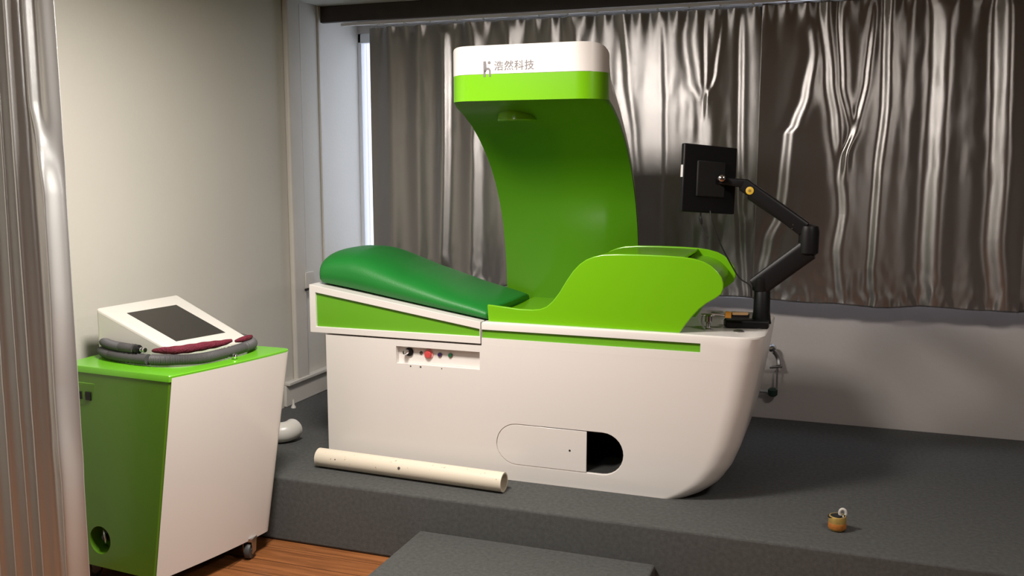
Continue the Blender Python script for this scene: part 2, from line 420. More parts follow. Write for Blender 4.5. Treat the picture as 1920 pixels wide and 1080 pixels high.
bm = bmesh.new(); box(bm, -1.4955, -0.5415, F+0.0095, F+0.014, 0.9345, 0.9715)
obj('side_stripe', bm, 'stripe_green', bed)['label'] = 'recessed green stripe'
# added near-black shell, paints the shade inside the hatch hollow
bm = bmesh.new()
prism_y(bm, stadium(-1.299, -0.8535, 0.3745, 0.5565), F+0.012, F+0.299)
bmesh.ops.delete(bm, geom=[f for f in bm.faces if all(abs(v.co.y-(F+0.012)) < 1e-5 for v in f.verts)], context='FACES')
lin = obj('hatch_shade', bm, 'cavity_shade', bed); lin['label'] = 'painted dark shade in the hollow behind the hatch'
md = lin.modifiers.new('t', 'SOLIDIFY'); md.thickness = 0.003; md.offset = -1
# sliding hatch door (closed left part)
pts = [(-1.014, 0.375), (-1.014, 0.556)]
r = 0.0905; xc = -1.425+r; zc = 0.4655
for k in range(15): a = pi/2+pi*k/14; pts.append((xc+r*cos(a), zc+r*sin(a)))
bm = bmesh.new(); prism_y(bm, pts, F+0.0015, F+0.007)
hd = obj('hatch_door', bm, 'gloss_white', bed, bevel=0.0015)
bm = bmesh.new(); cyl(bm, (-1.089, F+0.0008, 0.464), (-1.089, F+0.004, 0.464), 0.0045, seg=16)
obj('finger_hole', bm, 'black_matt', hd)
# head section frame with recessed green panel
HF = F-0.006
outline = [(-2.363, 0.908), (-1.500, 0.908), (-1.500, 1.006), (-2.363, 1.135)]
bm = bmesh.new(); prism_y(bm, outline, HF, BK)
hf = obj('head_frame', bm, 'gloss_white', bed)
c = bmesh.new(); prism_y(c, [(-2.331, 0.936), (-1.45, 0.936), (-1.45, 0.971), (-1.503, 0.9755), (-2.331, 1.098)][0:1]+[(-1.5035, 0.940), (-1.5035, 0.974), (-2.331, 1.098)], HF-0.05, HF+0.012); cut(hf, c)
hf.data.polygons.foreach_set('use_smooth', [False]*len(hf.data.polygons))
md = hf.modifiers.new('bevel', 'BEVEL'); md.width = 0.004; md.segments = 2; md.limit_method = 'ANGLE'
bm = bmesh.new(); prism_y(bm, [(-2.3305, 0.9365), (-1.504, 0.9402), (-1.504, 0.9735), (-2.3305, 1.0972)], HF+0.011, HF+0.016)
obj('head_panel', bm, 'stripe_green', bed)['label'] = 'green wedge shaped side panel'
# control panel contents
cp = obj('control_plate', bx(-1.9165, -1.5065, F+0.0265, F+0.0295, 0.7905, 0.8695), 'gloss_white', bed)
def button(name, x, z, r, h, m, rim=None, label=None):
    bm = bmesh.new(); lathe(bm, [(r, 0), (r, h*0.7), (r*0.8, h), (r*0.3, h*1.02)], (x, F+0.026, z), (0, -1, 0), 20)
    o = obj(name, bm, m, bed)
    if label: o['label'] = label
    if rim:
        bm = bmesh.new(); lathe(bm, [(r*1.35, 0), (r*1.35, h*0.25), (r*1.02, h*0.35)], (x, F+0.026, z), (0, -1, 0), 20); obj('bezel', bm, rim, o)
    return o
k = button('key_switch', -1.862, 0.842, 0.020, 0.010, 'black_plastic', None, 'black key switch')
bm = bmesh.new(); lathe(bm, [(0.012, 0), (0.012, 0.020), (0.008, 0.026), (0.002, 0.027)], (-1.868, F+0.018, 0.844), (-0.25, -1, -0.05), 20); obj('key_barrel', bm, 'chrome', k)['label'] = 'chrome key barrel'
button('indicator_hole', -1.803, 0.841, 0.0075, 0.004, 'dark_dirt', None, 'dark brown hole')
button('emergency_button', -1.765, 0.838, 0.017, 0.016, 'red_plastic', 'red_ring', 'red emergency stop button')
button('push_button', -1.710, 0.839, 0.009, 0.008, 'blue_plastic', 'steel', 'dark blue button')
button('push_button', -1.658, 0.840, 0.009, 0.008, 'green_plastic', 'steel', 'dark green button')
for x, s in ((-1.845, 0.004), (-1.795, 0.005), (-1.69, 0.003)):
    bm = bmesh.new(); lathe(bm, [(s, 0), (s*.6, 0.0015)], (x, F, 0.781), (0, -1, 0), 8); obj('chip_mark', bm, 'dark_dirt', bed)

# cushion of the head section
def cushion_bm():
    bm = bmesh.new(); rings = []
    NX = 44
    for i in range(NX+1):
        t = i/NX; x = -2.350+t*0.880
        zb = 1.1325-(x+2.350)*0.1493+0.001
        # top height along length
        tp = [(0, 1.245), (0.015, 1.266), (0.05, 1.282), (0.10, 1.290), (0.20, 1.288), (0.28, 1.270), (0.5, 1.198), (0.75, 1.125), (0.92, 1.085), (1.0, 1.062)]
        for (a, b), (c_, d) in zip(tp, tp[1:]):
            if t <= c_+1e-9: zt = b+(d-b)*(t-a)/(c_-a); break
        edge = min(1, t/0.035); e2 = math.sqrt(max(0, 1-(1-edge)**2))
        edgeR = min(1, (1-t)/0.02); e3 = math.sqrt(max(0, 1-(1-edgeR)**2))
        y0 = 3.792+0.035*(1-e2); y1 = 4.385-0.05*(1-e2)-0.004*(1-e3)
        yc = (y0+y1)/2; hw = (y1-y0)/2; H = zt-zb
        ring = []
        n = 26
        for k in range(n+1):
            a = pi*k/n; s = -cos(a); c2 = sin(a)
            yy = yc+hw*(abs(s)**0.75)*(1 if s > 0 else -1)
            drop = 0.05*(1-min(1, t*1.1))+0.012
            zz = zb+H*(max(0.0, c2)**0.33)-drop*0.25*(s*s)
            zz = max(zz, zb)
            ring.append((x+0.012*sin(pi*(yy-y0)/(y1-y0+1e-6))*(t if t > .5 else -(1-t))*1.5, yy, zz))
        ring += [(x, yc+hw*0.5, zb-0.004), (x, yc-hw*0.5, zb-0.004)]
        rings.append(ring)
    loft(bm, rings)
    return bm
cu = obj('cushion', cushion_bm(), 'leather_green', bed, smooth=60)
cu['label'] = 'green leather wedge cushion'
md = cu.modifiers.new('s', 'SUBSURF'); md.levels = 1; md.render_levels = 1

# lying tray and lime hip cover
tray = [(-1.474, 1.0), (-1.474, 1.030), (-1.0, 1.030), (-0.66, 1.030), (-0.66, 1.0)]
bm = bmesh.new(); prism_y(bm, tray, 3.806, 4.445)
obj('lying_tray', bm, 'lime', bed, bevel=0.004)
prof = [(-1.474, 1.004), (-1.477, 1.040), (-1.479, 1.080), (-1.40, 1.074), (-1.33, 1.068), (-1.268, 1.068), (-1.235, 1.073), (-1.207, 1.084), (-1.178, 1.110), (-1.148, 1.150), (-1.118, 1.200), (-1.089, 1.243),
        (-1.060, 1.274), (-1.031, 1.295), (-0.998, 1.309), (-0.962, 1.318), (-0.90, 1.3225), (-0.804, 1.324), (-0.70, 1.323), (-0.627, 1.320), (-0.58, 1.314), (-0.541, 1.304), (-0.51, 1.288), (-0.486, 1.267),
        (-0.467, 1.243), (-0.459, 1.218), (-0.459, 1.196), (-0.467, 1.174), (-0.490, 1.155), (-0.522, 1.135), (-0.552, 1.110), (-0.580, 1.078), (-0.604, 1.045), (-0.631, 1.004)]
bm = bmesh.new(); prism_y(bm, prof, 3.790, 3.806)
obj('side_shield', bm, 'lime', bed, bevel=0.004, bevel_seg=3)
hi = [i for i, p in enumerate(prof) if p[1] > 1.068 and p[0] > -1.24]
far = [(-1.20, 1.03)]+[p for p in prof if p[0] > -1.19 and not (p[1] < 1.01 and p[0] < -1)]
bm = bmesh.new(); prism_y(bm, far, 4.215, 4.231)
obj('side_shield', bm, 'lime', bed, bevel=0.004, bevel_seg=3)
# skin between the shields: inner offset of the outline, open at the undercut
def inset(pts, d):
    out = []
    for i, p in enumerate(pts):
        a = Vector(pts[max(i-1, 0)]); b = Vector(pts[min(i+1, len(pts)-1)]); t = (b-a).normalized()
        out.append((p[0]+t.y*d, p[1]-t.x*d))
    return out
top = [p for p in prof if (p[0] > -1.24 and p[1] > 1.075) or False]
topL = [p for p in top if p[0] <= -0.625]
sk_o = inset(topL, 0.004); sk_i = inset(topL, 0.014)
bm = bmesh.new(); prism_y(bm, sk_o+sk_i[::-1], 3.806, 4.215)
obj('top_skin', bm, 'lime', bed, smooth=40)
topR = [p for p in prof if p[0] > -0.66]; i0 = next(i for i, p in enumerate(prof) if p[0] > -0.64 and p[1] > 1.3)
topR = prof[i0:]
sk_o = inset(topR, 0.030); sk_i = inset(topR, 0.040)
bm = bmesh.new(); prism_y(bm, sk_o+sk_i[::-1], 3.806, 4.215)
obj('end_skin', bm, 'arch_green', bed, smooth=60)['label'] = 'recessed curved end skin'

# ---- arch
inner = [(3.652, 1.956), (3.70, 1.951), (3.77, 1.936), (3.85, 1.909), (3.95, 1.863), (4.04, 1.805), (4.12, 1.742), (4.19, 1.675), (4.25, 1.600), (4.305, 1.510), (4.35, 1.410), (4.38, 1.300), (4.402, 1.18), (4.412, 1.05), (4.414, 0.95), (4.414, 0.80)]
def off(pts, ds):
    out = []
    for i, p in enumerate(pts):
        a = Vector(pts[max(i-1, 0)]); b = Vector(pts[min(i+1, len(pts)-1)]); t = (b-a).normalized()
        d = ds(i/(len(pts)-1)) if callable(ds) else ds
        out.append((p[0]-t.y*d, p[1]+t.x*d))
    return out
mid = off(inner, 0.018)
mid[0] = (3.672, 1.99)
outer = off(inner, lambda t: 0.19-0.125*min(1, t/0.55))
outer[0] = (3.652, 2.176); outer[1] = (3.72, 2.182)
X0, X1 = -1.612, -0.936
FY = 3.652
def xcols():
    xs = []
    r = 0.115
    for k in range(13): a = pi/2*k/12; xs.append((X0+r-r*cos(a), r-r*sin(a)))
    # small bulge in plan
    for k in range(1, 12): xs.append((X0+r+(X1-X0-2*r)*k/12, 0.0))
    for k in range(13): a = pi/2*(1-k/12); xs.append((X1-r+r*cos(a), r-r*sin(a)))
    return xs
def arch_ring(x, t, kind):
    def fr(p):
        y, z = p
        ym = FY+t
        return (x, max(y, ym+ (y-FY)*0.02), z)
    if kind == 'lining':
        loop = [(3.656, 1.9565)]+list(inner)[1:]+[mid[k] for k in range(len(mid)-1, 0, -1)]+[(3.672, 1.985), (3.656, 1.985)]
        return [fr(p) for p in loop]
    if kind == 'band':
        return [fr(p) for p in [(3.650, 1.953), (3.6555, 1.953), (3.6555, 1.9855), (3.672, 1.9855), (3.672, 2.060), (3.650, 2.060)]]
    # shell
    o2 = []
    for k, (y, z) in enumerate(outer):
        f = k/(len(outer)-1)
        g = min(1, f/0.3)
        iy, iz = mid[k]
        s = 1-0.92*(max(0.0, t)/0.115)**1.5*g - 0.22*(t/0.115)**2*(1-g)
        o2.append((iy+(y-iy)*s, iz+(z-iz)*s))
    loop = [(3.652, 2.061)]+o2+[mid[k] for k in range(len(mid)-1, 0, -1)]+[(3.674, 1.990), (3.674, 2.061)]
    return [fr(p) for p in loop]
for kind, name, m in (('lining', 'arch_lining', 'shaded_green'), ('band', 'fascia_band', 'lime'), ('shell', 'arch_shell', 'gloss_white')):
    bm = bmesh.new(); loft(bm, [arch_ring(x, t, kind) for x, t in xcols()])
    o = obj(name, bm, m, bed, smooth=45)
# emitter box under the arch
bm = bmesh.new(); box(bm, -1.462, -1.262, 3.90, 4.02, 1.895, 1.965)
em = obj('emitter_housing', bm, 'shaded_green', bed, bevel=0.006)
bm = bmesh.new()
lathe(bm, [(0.075, 0), (0.086, 0.015), (0.090, 0.055), (0.086, 0.060), (0.02, 0.060)], (-1.378, 3.905, 1.940), (0, 0, -1), 36)
obj('emitter_drum', bm, 'lime', em)
# logo and writing on the white fascia (right behind it is the shell's front face at y = 3.652)
def text_mesh(body_, size, loc, name, m, parent, depth=0.0006, bold=0.0):
    cu_ = bpy.data.curves.new('t', 'FONT'); cu_.body = body_; cu_.size = size; cu_.extrude = depth; cu_.space_character = 1.12; cu_.offset = bold
    t = bpy.data.objects.new('t', cu_); col.objects.link(t)
    bpy.context.view_layer.update()
    me = bpy.data.meshes.new_from_object(t.evaluated_get(bpy.context.evaluated_depsgraph_get()))
    bpy.data.objects.remove(t); me.materials.clear(); me.materials.append(MATS[m]); me.name = name
    me.transform(Matrix.Translation(loc) @ Matrix.Rotation(pi/2, 4, 'X'))
    o = bpy.data.objects.new(name, me); col.objects.link(o); o.parent = parent
    return o
text_mesh('浩然科技', 0.0415, (-1.392, FY-0.0008, 2.077), 'fascia_lettering', 'logo_grey', bed, bold=0.0002)['label'] = 'grey characters on the white band'
bm = bmesh.new()
yl0, yl1 = FY-0.0015, FY-0.0002
prism_y(bm, [(-1.438, 2.050), (-1.429, 2.050), (-1.429, 2.079), (-1.424, 2.086), (-1.427, 2.112), (-1.438, 2.112)], yl0, yl1)
arc = []
for k in range(9): a = pi*(1-k/8); arc.append((-1.419+0.0135*cos(a), 2.070+0.0165*sin(a)))
arc2 = []
for k in range(9): a = pi*k/8; arc2.append((-1.419+0.0055*cos(a), 2.070+0.0085*sin(a)))
prism_y(bm, [(-1.4325, 2.066)]+arc+[(-1.4055, 2.050), (-1.4135, 2.050)]+arc2[:7], yl0, yl1)
lathe(bm, [(0.0062, 0), (0.0062, 0.001)], (-1.4125, yl1, 2.106), (0, -1, 0), 14)
obj('fascia_emblem', bm, 'logo_grey', bed)['label'] = 'grey letter shaped emblem'
# grommet in the deck
bm = bmesh.new(); lathe(bm, [(0.022, 0), (0.022, 0.004), (0.013, 0.009), (0.003, 0.009)], (-0.405, 3.90, 1.005), seg=20)
obj('deck_grommet', bm, 'steel', bed)['label'] = 'round metal cap on the deck end'

# ---------------------------------------------------------------- monitor arm, monitor and cables
def seg_box(bm, p0, p1, w0, h0, w1, h1, nrm=(0, -1, 0), rad=0.35):
    """tapered rounded bar from p0 to p1; w across nrm, h in the drawing plane"""
    p0, p1 = Vector(p0), Vector(p1); t = (p1-p0).normalized(); n = Vector(nrm); u = t.cross(n).normalized(); n = u.cross(t).normalized()
    rings = []
    for p, w_, h_, s in ((p0, w0, h0, 0.75), (p0+t*0.006, w0, h0, 1), (p1-t*0.006, w1, h1, 1), (p1, w1, h1, 0.75)):
        rg = []
        for k in range(16):
            a = 2*pi*(k+0.5)/16; cx = cos(a); cy = sin(a)
            sx = abs(cx)**rad*(1 if cx > 0 else -1); sy = abs(cy)**rad*(1 if cy > 0 else -1)
            rg.append(p+n*(w_/2*sx*s)+u*(h_/2*sy*s))
        rings.append(rg)
    loft(bm, rings)
AY = 4.07
arm = thing('monitor_stand', 'black jointed desk stand carrying the monitor on the white end of the bed', 'monitor stand', (-0.37, AY, 1.006))
bm = bmesh.new(); seg_box(bm, (-0.475, AY-0.075, 1.024), (-0.300, AY-0.03, 1.024), 0.07, 0.034, 0.09, 0.034); obj('foot', bm, 'black_plastic', arm)
bm = bmesh.new(); box(bm, -0.430, -0.325, AY-0.075, AY+0.05, 1.0065, 1.0095); obj('base_plate', bm, 'steel', arm, bevel=0.001)['label'] = 'flat metal plate'
bm = bmesh.new(); lathe(bm, [(0.042, 0), (0.040, 0.012), (0.035, 0.05), (0.033, 0.16), (0.030, 0.165)], (-0.330, AY, 1.02), seg=28); obj('post', bm, 'black_plastic', arm)
bm = bmesh.new(); seg_box(bm, (-0.358, AY, 1.170), (-0.145, AY-0.01, 1.345), 0.060, 0.090, 0.062, 0.092)
lathe(bm, [(0.036, 0), (0.038, 0.006), (0.036, 0.055), (0.02, 0.062)], (-0.335, AY, 1.160), seg=24)
obj('lower_arm', bm, 'black_plastic', arm)
bm = bmesh.new(); lathe(bm, [(0.030, 0), (0.041, 0.010), (0.042, 0.100), (0.037, 0.122), (0.02, 0.128)], (-0.150, AY-0.01, 1.318), seg=28); obj('elbow_joint', bm, 'black_plastic', arm)
ua = bmesh.new(); seg_box(ua, (-0.425, AY-0.015, 1.612), (-0.165, AY-0.012, 1.425), 0.050, 0.056, 0.055, 0.066)
seg_box(ua, (-0.392, AY-0.015, 1.572), (-0.245, AY-0.013, 1.465), 0.046, 0.050, 0.046, 0.036)
u = obj('upper_arm', ua, 'black_plastic', arm)
bm = bmesh.new(); lathe(bm, [(0.0165, 0), (0.0165, 0.003), (0.013, 0.004)], (-0.392, AY-0.040, 1.584), (0, -1, 0), 24); obj('arm_badge', bm, 'yellow_badge', u)['label'] = 'yellow round badge'
bm = bmesh.new(); lathe(bm, [(0.006, 0), (0.006, 0.0015)], (-0.392, AY-0.044, 1.584), (0, -1, 0), 16); obj('badge_mark', bm, 'brass', u)
for x, z in ((-0.213, 1.445), (-0.216, 1.430)):
    bm = bmesh.new(); lathe(bm, [(0.0035, 0), (0.003, 0.002)], (x, AY-0.040, z), (0, -1, 0), 10); obj('arm_bolt', bm, 'chrome', u)
bm = bmesh.new(); seg_box(bm, (-0.520, AY-0.045, 1.625), (-0.405, AY-0.015, 1.612), 0.035, 0.030, 0.040, 0.038); obj('wrist', bm, 'black_plastic', arm)
bm = bmesh.new(); lathe(bm, [(0.012, 0), (0.014, 0.004), (0.014, 0.018), (0.008, 0.022)], (-0.505, AY-0.066, 1.634), (0.1, -1, 0.1), 16); obj('tilt_bolt', bm, 'chrome', arm)['label'] = 'chrome tilt bolt'
bm = bmesh.new(); lathe(bm, [(0.016, 0), (0.016, 0.03)], (-0.505, AY-0.048, 1.632), (0.1, -1, 0.1), 16); obj('tilt_joint', bm, 'black_plastic', arm)
bm = bmesh.new(); cyl(bm, (-0.535, AY-0.04, 1.632), (-0.50, AY-0.06, 1.630), 0.014); obj('mount_pin', bm, 'black_plastic', arm)

mon = thing('monitor', 'black monitor seen from behind, hung upright on the black arm', 'monitor', (-0.56, 4.0, 1.63))
MW, MH, MT = 0.285, 0.282, 0.022
bm = bmesh.new(); box(bm, -MW/2, MW/2, -MT/2, MT/2, -MH/2, MH/2)
obj('case', bm, 'black_plastic', mon, bevel=0.005, bevel_seg=3)
bm = bmesh.new(); box(bm, -0.075, 0.075, -MT/2-0.009, -MT/2+0.001, -0.075, 0.075); obj('rear_cover', bm, 'black_matt', mon, bevel=0.006)
bm = bmesh.new(); box(bm, -MW/2+0.010, MW/2-0.010, MT/2-0.0005, MT/2+0.001, -MH/2+0.012, MH/2-0.012); obj('screen', bm, 'screen_dark', mon)
bm = bmesh.new(); box(bm, -MW/2-0.0008, -MW/2+0.0002, -0.007, 0.007, 0.002, 0.052); obj('label_strip', bm, 'label_white', mon)['label'] = 'white sticker on the edge'
mon.location = BASE['monitor']; mon.rotation_euler = (R(-3), R(4), R(48))

def cable(pts, r, name, label, k=10):
    bm = bmesh.new(); tube(bm, smooth_path(pts, k), r, 10); return tag(obj(name, bm, 'cable_black', smooth=60), label, 'cable')
cable([(-0.546, 3.975, 1.50), (-0.535, 3.97, 1.455), (-0.50, 3.985, 1.36), (-0.455, 4.01, 1.27), (-0.42, 4.02, 1.215), (-0.378, 4.025, 1.185), (-0.372, 4.028, 1.14)], 0.0030, 'power_cable', 'long thin black cable from the monitor down to the arm post')
cable([(-0.583, 3.968, 1.50), (-0.582, 3.958, 1.46), (-0.572, 3.955, 1.425), (-0.548, 3.955, 1.385)], 0.0028, 'signal_cable', 'short black cable with a plug dangling under the monitor')
bm = bmesh.new(); seg_box(bm, (-0.5825, 3.958, 1.475), (-0.577, 3.957, 1.443), 0.012, 0.012, 0.010, 0.010); pl = obj('plug', bm, 'black_plastic', bpy.data.objects['signal_cable'])

# small things on the bed end
fx = thing('chrome_fitting', 'small chrome pipe fitting standing on the white deck end', 'fitting', (-0.53, 3.90, 1.006))
bm = bmesh.new(); lathe(bm, [(0.020, 0), (0.020, 0.005), (0.010, 0.010), (0.009, 0.030), (0.015, 0.036), (0.015, 0.060), (0.009, 0.064)], (-0.53, 3.90, 1.006), seg=20); obj('stem', bm, 'chrome', fx)
bm = bmesh.new(); tube(bm, smooth_path([(-0.553, 3.895, 1.070), (-0.556, 3.893, 1.045), (-0.548, 3.893, 1.02), (-0.540, 3.895, 1.008)], 6), 0.004, 10); obj('lever', bm, 'steel', fx)
bm = bmesh.new(); cyl(bm, (-0.560, 3.895, 1.070), (-0.505, 3.905, 1.070), 0.0045); obj('cross_bar', bm, 'chrome', fx)
sd = thing('screwdriver', 'orange and black handled tool lying across the chrome fitting', 'tool', (-0.45, 3.91, 1.07))
bm = bmesh.new(); seg_box(bm, (-0.520, 3.905, 1.0775), (-0.462, 3.915, 1.0735), 0.020, 0.010, 0.018, 0.012); obj('blade', bm, 'steel', sd)
bm = bmesh.new(); cyl(bm, (-0.464, 3.915, 1.0725), (-0.440, 3.919, 1.071), 0.014, 0.014); obj('collar', bm, 'orange_plastic', sd)['label'] = 'orange collar'
bm = bmesh.new(); seg_box(bm, (-0.441, 3.919, 1.0700), (-0.368, 3.935, 1.069), 0.026, 0.024, 0.022, 0.022); hnd = obj('handle', bm, 'black_plastic', sd)
bm = bmesh.new(); seg_box(bm, (-0.435, 3.912, 1.080), (-0.372, 3.926, 1.080), 0.022, 0.012, 0.020, 0.012); obj('grip_stripe', bm, 'pale_orange', hnd)['label'] = 'pale orange stripe'

# ---------------------------------------------------------------- control cart
cart = thing('equipment_cart', 'green and white wheeled cart in the left foreground under the touch console', 'cart', (-2.62, 3.12, 0.0))
T = {'FL': (-2.945, 2.845), 'FR': (-2.386, 2.812), 'BR': (-2.243, 3.425), 'BL': (-2.945, 3.430)}
B = {'FL': (-2.925, 2.800), 'FR': (-2.470, 2.765), 'BR': (-2.345, 3.375), 'BL': (-2.925, 3.380)}
def cring(z, t, ins=0.0, rb=0.05):
    def L(k): return Vector(((B[k][0]+(T[k][0]-B[k][0])*t), (B[k][1]+(T[k][1]-B[k][1])*t), 0))
    FL, FR, BR, BL = L('FL'), L('FR'), L('BR'), L('BL')
    cx = (FL+FR+BR+BL)/4
    pts = [FL, FR-Vector((0.004, 0, 0)), FR+(BR-FR).normalized()*0.008]
    # gently bowed front panel line and a rounded far corner
    d = (BR-FR); n = Vector((d.y, -d.x, 0)).normalized()
    for k in range(1, 8):
        s = k/8*0.9; pts.append(FR+d*s+n*0.012*sin(pi*s))
    c0 = FR+d*0.92; c1 = BR+(BL-BR).normalized()*rb
    for k in range(0, 7):
        s = k/6; p = c0*(1-s)**2+BR*2*s*(1-s)+c1*s*s; pts.append(p)
    pts.append(BL)
    out = []
    for p in pts:
        q = p+(cx-p)*ins; out.append((q.x, q.y, z))
    return out
bm = bmesh.new(); loft(bm, [cring(0.095+0.78*k/10, k/10*0.97, 0.012) for k in range(11)])
cb_ = obj('body', bm, 'cart_green', cart, smooth=30)
bm = bmesh.new(); r0 = cring(0.875, 0.975); r1 = cring(0.897, 1.0); r2 = cring(0.9, 1.0, 0.006)
loft(bm, [r0, r1, r2]); obj('lid', bm, 'lid_green', cart, smooth=30)['label'] = 'glossy lime green top'
# white front panel wraps the long face and the far corner, floats 8 mm proud
rings = []
for z, t in [(0.085+0.805*k/12, k/12) for k in range(13)]:
    o_ = cring(z, t)[2:-1]
    cx = Vector((-2.65, 3.12, z)); inn = [tuple(Vector(p)+(cx-Vector(p)).normalized()*0.012) for p in o_]
    rings.append(o_+inn[::-1])
bm = bmesh.new(); loft(bm, rings); obj('front_panel', bm, 'gloss_white', cart, smooth=40)['label'] = 'big white front panel'
# power inlet on the green side
inl = obj('power_inlet', bx(-2.880, -2.770, 2.834, 2.846, 0.735, 0.835), 'cart_green', cart, bevel=0.004)
inl.rotation_euler = (0, 0, 0)
obj('inlet_recess', bx(-2.872, -2.778, 2.8325, 2.8345, 0.743, 0.827), 'cart_green', inl)
obj('rocker_switch', bx(-2.818, -2.790, 2.827, 2.833, 0.765, 0.800), 'black_plastic', inl, bevel=0.002)
obj('socket', bx(-2.862, -2.838, 2.829, 2.833, 0.768, 0.798), 'black_matt', inl)
ax = Vector((-0.07, -1, -0.055)).normalized()
pc = Vector((-2.755, 2.812, 0.205))
c = bmesh.new(); lathe(c, [(0.056, -0.045), (0.056, 0.06)], pc, ax, 36); cut(cb_, c)
cb_.data.polygons.foreach_set('use_smooth', [True]*len(cb_.data.polygons)); cb_.data.set_sharp_from_angle(angle=R(30))
bm = bmesh.new(); lathe(bm, [(0.055, -0.044), (0.055, -0.040), (0.02, -0.040), (0.002, -0.040)], pc, ax, 36)
port = obj('round_port', bm, 'cart_green', cart)
bm = bmesh.new(); lathe(bm, [(0.022, -0.040), (0.022, -0.010), (0.014, -0.004), (0.012, 0.008), (0.004, 0.010)], pc+Vector((0.012, 0, 0.008)), ax, 20)
obj('port_knob', bm, 'black_plastic', port)
bm = bmesh.new(); tube(bm, smooth_path([(-2.748, 2.812, 0.240), (-2.735, 2.800, 0.23), (-2.732, 2.802, 0.208), (-2.742, 2.812, 0.190)], 5), 0.004, 8)
obj('port_handle', bm, 'steel', port)
# casters
proto = None
def caster(x, y, rz):
    r_ = bpy.data.objects.new('caster', None); col.objects.link(r_); r_.parent = cart; r_.location = (x, y, 0); r_.rotation_euler = (0, 0, rz); return r_
def caster_parts(root):
    bm = bmesh.new(); lathe(bm, [(0.012, -0.014), (0.034, -0.012), (0.036, -0.004), (0.036, 0.004), (0.034, 0.012), (0.012, 0.014)], (0, 0, 0.0365), (1, 0, 0), 28)
    wh = obj('wheel', bm, 'caster_grey', root)
    bm = bmesh.new(); lathe(bm, [(0.016, -0.0155), (0.014, 0.0), (0.016, 0.0155)], (0, 0, 0.0365), (1, 0, 0), 20); hb = obj('hub', bm, 'steel', root)
    bm = bmesh.new()
    for s in (-1, 1):
        prism(bm, [(s*0.019, -0.016, 0.030), (s*0.019, 0.016, 0.030), (s*0.019, 0.026, 0.082), (s*0.019, -0.020, 0.082)], (s*0.003, 0, 0))
    box(bm, -0.022, 0.022, -0.020, 0.030, 0.080, 0.094); obj('fork', bm, 'steel', root)
    return [wh, hb]
c0 = caster(-2.375, 3.245, R(12)); caster_parts(c0)
for x, y, rz in ((-2.50, 2.86, R(30)), (-2.87, 2.87, R(-15)), (-2.87, 3.30, R(5))):
    cN = caster(x, y, rz)
    for ch in c0.children:
        d = ch.copy(); col.objects.link(d); d.parent = cN

# console on the cart
con = thing('touch_console', 'white wedge shaped touch screen console sitting on the green cart top', 'console', (-2.68, 3.22, 0.901))
hiF, hiB = Vector((-2.896, 2.990, 0)), Vector((-2.848, 3.430, 0)); loF, loB = Vector((-2.540, 3.000, 0)), Vector((-2.425, 3.405, 0))
zt, zl, zb = 1.109, 0.957, 0.902
def low_z(p):      # keep the sloping face flat
    a_, b_, c_ = hiF+Vector((0, 0, zt)), hiB+Vector((0, 0, zt)), loF+Vector((0, 0, zl)); n_ = (b_-a_).cross(c_-a_)
    return a_.z-((p.x-a_.x)*n_.x+(p.y-a_.y)*n_.y)/n_.z
A = [hiF+Vector((0, 0, zt)), loF+Vector((0, 0, zl)), loB+Vector((0, 0, low_z(loB))), hiB+Vector((0, 0, zt))]
Bt = [Vector((p.x, p.y, zb)) for p in A]
bm = bmesh.new(); va = [bm.verts.new(p) for p in A]; vb = [bm.verts.new(p) for p in Bt]
bm.faces.new(va); bm.faces.new(vb[::-1])
for i in range(4): bm.faces.new((va[i], va[(i+1) % 4], vb[(i+1) % 4], vb[i]))
obj('housing', bm, 'console_white', con, smooth=None, bevel=0.012, bevel_seg=3)
nrm = (A[1]-A[0]).cross(A[3]-A[0]).normalized()
def bil(u_, v_): return A[0]*(1-u_)*(1-v_)+A[1]*u_*(1-v_)+A[2]*u_*v_+A[3]*(1-u_)*v_
sc_ = [bil(0.20, 0.19), bil(0.86, 0.19), bil(0.80, 0.83), bil(0.19, 0.80)]
bm = bmesh.new(); prism(bm, [p-nrm*0.004 for p in sc_], nrm*0.0056); obj('touch_screen', bm, 'screen_dark', con)['label'] = 'dark blank screen'

# hose coiled round the console
def hose_loop(dz, dr, a0, a1, n=150):
    ctr = Vector((-2.655, 3.195, 0)); P_ = []
    for k in range(n+1):
        a = a0+(a1-a0)*k/n
        # rounded-rectangle loop around the console, turned like it
        ex = 2/3.0; ca, sa = cos(a), sin(a)
        x = (0.283+dr)*abs(ca)**ex*(1 if ca > 0 else -1); y = (0.262+dr)*abs(sa)**ex*(1 if sa > 0 else -1)
        th = R(-7); q = Vector((x*cos(th)-y*sin(th), x*sin(th)+y*cos(th), 0))
        P_.append(Vector((ctr.x+q.x*0.98, ctr.y+q.y*0.98, 0.926+dz+0.002*sin(5*a))))
    return P_
hz = thing('corrugated_hose', 'dark grey corrugated hose coiled twice around the white console', 'hose', (-2.66, 3.2, 0.901))
path = hose_loop(0.0, 0.0, R(-75), R(285)-R(2))
def corr(base): return lambda i: base*(1+0.07*(1 if i % 2 else -1))
dense = []
for a_, b_ in zip(path, path[1:]):
    for k in range(3): dense.append(a_.lerp(b_, k/3))
bm = bmesh.new(); tube(bm, dense, 0.021, 14, True, corr(0.021)); obj('hose_coil', bm, 'hose_grey', hz, smooth=70)
path2 = hose_loop(0.037, -0.006, R(-250), R(-88)); dense2 = []
for a_, b_ in zip(path2, path2[1:]):
    for k in range(2): dense2.append(a_.lerp(b_, k/2))
bm = bmesh.new(); tube(bm, dense2, 0.019, 14, True, corr(0.019)); obj('hose_coil', bm, 'hose_grey', hz, smooth=70)
pe = path2[-1]; pd = (path2[-1]-path2[-2]).normalized()
